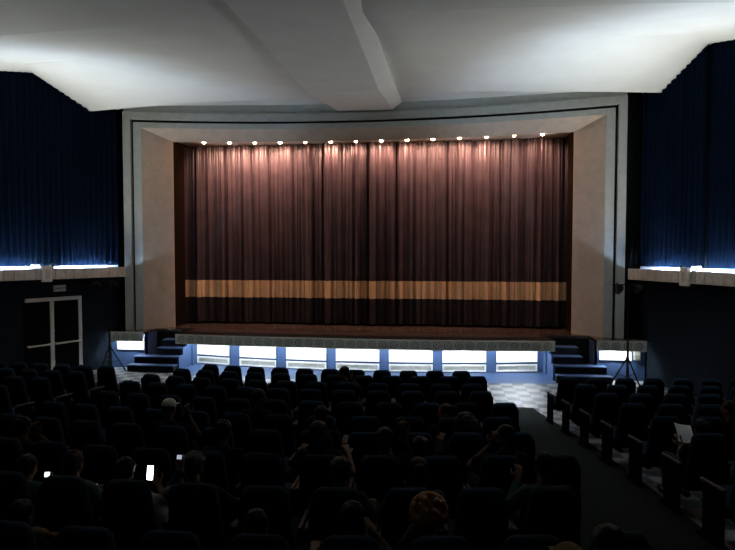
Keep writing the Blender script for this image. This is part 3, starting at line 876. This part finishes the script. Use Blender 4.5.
    if style == 'short':
        b.ell((0,-.045,.0), (.074,.058,.075), HM)
        for k in range(26):
            a = rr.uniform(0, 2*PI); e = rr.uniform(.2, 1.4)
            b.ell((.076*math.cos(a)*math.cos(e), -.012+.086*math.sin(a)*math.cos(e), .048+.078*math.sin(e)), (.018,.018,.012), HM, 8, 6)
    if style in ('long', 'bun', 'curly'):
        b.ell((0,-.045,-.005), (.078,.062,.085), HM)
    if style == 'long':
        for s in (-1, 0, 1):
            for j in range(5): b.ell((s*.05,-.052-.004*j,-.06-.05*j), (.040,.036,.05), HM, 10, 8)
    if style == 'bun': b.ell((0,-.120,.055), (.042,.040,.040), HM); b.ell((0,-.095,.03), (.03,.03,.03), HM)
    if style == 'curly':
        for k in range(70):
            a = rr.uniform(0, 2*PI); e = rr.uniform(-.7, 1.5); q = .105*hs
            if math.sin(a)*math.cos(e) > .55 and e < .5: continue
            b.ell((q*math.cos(a)*math.cos(e), -.02+q*math.sin(a)*math.cos(e), .035+q*math.sin(e)), (.026,.026,.024), HM, 8, 6)
    if style == 'bigcurly':
        for k in range(150):
            a = rr.uniform(0, 2*PI); e = rr.uniform(-1.0, 1.5); q = .125*hs
            if math.sin(a)*math.cos(e) > .5 and e < .6: continue
            b.ell((q*math.cos(a)*math.cos(e), -.025+q*math.sin(a)*math.cos(e), .02+q*1.02*math.sin(e)), (.028,.028,.026), HM, 8, 6)
        b.ell((0,-.05,-.02), (.10,.07,.11), HM)
    child(b, 'hair', hair, .009, 1)
    for s in (-1, 1):
        b = MB(); b.ell((s*.031,.082,.012), (.013,.010,.008), HM, 8, 6); b.obj('eye', M['eye'], body, smooth=True)
    if style == 'cap':
        b = MB(); b.ell((0,-.008,.058), (.086,.10,.082), HM, 18, 10); b.box(-.06, .06, .07, .155, .055, .068, HM)
        child(b, 'cap', 'cap_white' if top == 'cloth_black' else 'cloth_tan', .008, 1)
    return body, arms
def earrings(body, HMp, pts):
    for p in pts:
        b = MB(); b.tube([(p[0]+.012*math.cos(t*PI/5), p[1]+.012*math.sin(t*PI/5)*0, p[2]+.014*math.sin(t*PI/5)) for t in range(11)], .0025, 6)
        b.obj('earring', M['cloth_white'], body)
def P(label, row, X, hx, h, **k):
    """seat position, then where the head is and how high its top stands above the floor"""
    ly = k.pop('fwd', 0)
    return person(label, X, rowY(row, X)+.03, lean=(hx-X, ly, h-1.21), **k)
def phone(label, p, rz, screen, w, h, tilt):
    t = thing('mobile_phone', label, 'phone', p, rz, 'lit phones held by the audience')
    Mx = Euler([math.radians(a) for a in tilt]).to_matrix().to_4x4()
    b = MB(); b.bbox(-w, w, -.0045, .0045, -h, h, .004, Mx); b.obj('phone_body', M['phone'], t)
    b = MB(); b.box(-w+.003, w-.003, -.0052, -.0046, -h+.004, h-.004, Mx); b.obj('screen', M[screen], t)
    return t
P('person with short dark hair turned left in profile, black top, near stage centre', 2, .66, .56, 1.23, hair='hair_black', skin='skin_olive', yaw=75, R='chin')
P('person with brown head among the middle rows, left of stage centre', 5, -.30, -.12, 1.24, skin='skin_brown', hair='hair_brown', top='cloth_black', R='rest', yaw=-60)
P('person in a white cap raising the right hand, left middle rows', 6, -.735, -.98, 1.22, style='cap', skin='skin_olive', R=((.26,.32,.84),(.13,.33,1.06),(-.3,.1,.9)), top='cloth_black', sleeves='short')
P('person raising a bare olive arm near the left edge', 7, -2.12, -2.30, 1.12, skin='skin_olive', R='chin', sleeves='short')
P('person with brown hair in a bun and reddish face turned left', 5, 2.458, 2.40, 1.09, skin='skin_red', hair='hair_tan', style='bun', yaw=80)
P('person with a pale hair clip and dark hair, centre middle rows', 6, .922, .92, 1.20, hair='hair_black', top='cloth_black', skin='skin_fair', R='rest')
P('person with cropped black hair and pale ears, left of centre rows', 7, .09, .10, 1.21, skin='skin_fair', hair='hair_black')
P('person with long dark hair and both elbows out, centre rows', 7, 1.192, 1.09, 1.22, style='long', hair='hair_brown', hs=1.12, L='out', R='out', skin='skin_fair', sleeves='short')
P('person lifting a bare right arm above dark hair, right of centre', 7, 1.744, 1.76, 1.17, hair='hair_black', R='raise', skin='skin_olive', sleeves='short')
P('person with a large mass of brown curly hair, right of centre', 6, 2.578, 2.62, 1.10, style='bigcurly', hair='hair_tan', hs=1.05, L='out', skin='skin_olive')
P('dark-haired person facing left with a hand at the mouth, by the right aisle', 7, 2.848, 2.98, 1.20, style='long', hair='hair_black', yaw=70, skin='skin_fair', L='chin', sleeves='short')
P('person with dark brown hair seen just above a seat back, right of centre', 7, 2.296, 2.12, 1.08, hair='hair_brown')
P('person with hair tied in a bun and a pale collar, right of centre', 8, 2.046, 2.13, 1.13, style='bun', hair='hair_brown', top='cloth_grey')
P('person with short orange-blond curls and left arm bent to the head, front of photo', 9, 2.286, 2.23, 1.10, style='curly', hair='hair_orange', hs=1.08, skin='skin_olive', L=((.27,.26,.80),(.13,.27,1.03),(-.5,.2,.7)), sleeves='short', top='cloth_black', voxel=.008)
b_, a_ = P('person with black hair and hoop earring, right hand held by the ear', 9, 1.734, 1.71, 1.07, hair='hair_black', skin='skin_olive', R=((.30,.26,.80),(.15,.30,.98),(-.5,.2,.7)), L='rest', sleeves='short', top='cloth_green', voxel=.008)
b = MB(); b.tube([(.070, .28+.014*math.cos(t*PI/6), .885+.014*math.sin(t*PI/6)) for t in range(13)], .0028, 6); b.obj('earring', M['cap_white'], b_)
P('person with dark hair and teal top, leaning by the right aisle', 8, 3.15, 3.20, 1.16, hair='hair_black', top='cloth_teal', L='hold', skin='skin_fair')
P('person with bent tan forearm and grey-green shirt, lower left corner', 9, -.474, -.70, .98, hair='hair_black', top='cloth_green', sleeves='short', skin='skin_olive', R=((.33,.32,.86),(.16,.24,.98),(-.8,-.1,.4)), voxel=.008)
P('person in a teal top holding a lit phone, near the lower left edge', 8, -1.266, -1.42, 1.02, top='cloth_teal', skin='skin_fair', R=('W', (-1.35, 4.80, 1.465), (-.2,.3,.9), .10))
phone('square lit phone nearest the left edge of the photo', (-1.35, 4.79, 1.49), 0, 'screen_white', .026, .026, (-20,0,12))
P('person in a teal top with a low bluish phone, left lower rows', 8, -.714, -.93, 1.09, top='cloth_teal', hair='hair_tan', skin='skin_olive', R=('W', (-.865, 4.82, 1.38), (-.2,.6,.7), .14))
phone('small bluish lit phone low between two seat backs at left', (-.875, 4.80, 1.405), 0, 'screen_blue', .020, .020, (-25,0,-10))
P('person in white clothes holding up the brightest phone, left of centre', 8, -.162, -.43, 1.05, top='cloth_white', trousers='cloth_white', skin='skin_olive', R=('W', (-.31, 4.80, 1.53), (-.5,.1,.85), .20), sleeves='short', nod=25)
phone('brightest upright lit phone, in the left half of the seats', (-.33, 4.78, 1.56), 0, 'screen_bright', .032, .066, (-10,0,0))
P('person with grey hair bent over a tiny lit screen, left of centre', 8, .39, .21, 1.13, hair='hair_grey', skin='skin_fair', L=('W', (-.04, 4.82, 1.68), (.1,.3,.9), .08), yaw=-15, nod=20)
phone('tiny dim lit phone in front of the grey-haired person', (-.05, 4.78, 1.715), 0, 'screen_dim', .026, .022, (-20,0,0))
P('person leaning in a grey top, head just over a seat, lower centre', 8, 1.494, 1.47, 1.12, top='cloth_grey', hair='hair_black', skin='skin_fair', L='rest', R='rest')
P('person with dark hair low behind a seat, bottom centre', 9, 1.182, 1.05, 1.0, hair='hair_black', skin='skin_fair', R='rest', L='rest', sleeves='short')
def PR(label, i, k, dx, h, **kw):
    X = 4.80+min(.50, .095*i)+.549*k; Y = 11.42-.95*i+.105*(X-4.8)-.01
    return person(label, X, Y, lean=(dx, 0, h-1.21), rz=.105, **kw)
PR('person holding a white sheet of paper in the right-hand seats', 5, 0, .09, 1.08, skin='skin_fair', hair='hair_black', L=('W', (5.17, 7.22, 1.31), (-.1,.3,.9), .06), R='lap', sleeves='short', top='cloth_black')
b = MB(); rows = []
for j in range(9):
    v = j/8; rows.append([(-.10+.20*i/8, .02*math.sin(i/8*PI)+.05*v*v, -.12+.24*v) for i in range(9)])
b.grid(rows); b.grid([[(x, y+.002, z) for x, y, z in r] for r in rows], flip=True)
o = b.obj('paper_sheet', M['paper'], smooth=True); o.location = (5.26, 7.25, 1.36); o.rotation_euler = (math.radians(-32), math.radians(10), .1)
tag(o, 'white sheet of paper held up in the right-hand seats', 'paper')
PR('person with a reddish face at the right edge of the photo', 4, 2, -.12, 1.15, skin='skin_red', hair='hair_brown', yaw=35)
P('person in a tan cap and tan top at the bottom right of the photo', 10, 2.75, 2.98, 1.16, top='cloth_tan', style='cap', hair='hair_tan', skin='skin_fair', voxel=.008)
P('person with a round dark head and white collar, lowest on the aisle side', 10, 3.302, 3.20, 1.26, top='cloth_white', hair='hair_black', hs=1.05, skin='skin_fair', voxel=.008)

# ------------------------------------------------------------------ world and colour management
w = bpy.data.worlds.new('world'); bpy.context.scene.world = w; w.use_nodes = True
w.node_tree.nodes['Background'].inputs[0].default_value = (0, 0, 0, 1)
sc = bpy.context.scene
sc.view_settings.view_transform = 'Standard'; sc.view_settings.look = 'None'
sc.view_settings.exposure = 0; sc.view_settings.gamma = 1
sc.cycles.max_bounces = 10; sc.cycles.diffuse_bounces = 5
sc.cycles.use_denoising = True
sc.cycles.sample_clamp_indirect = 6
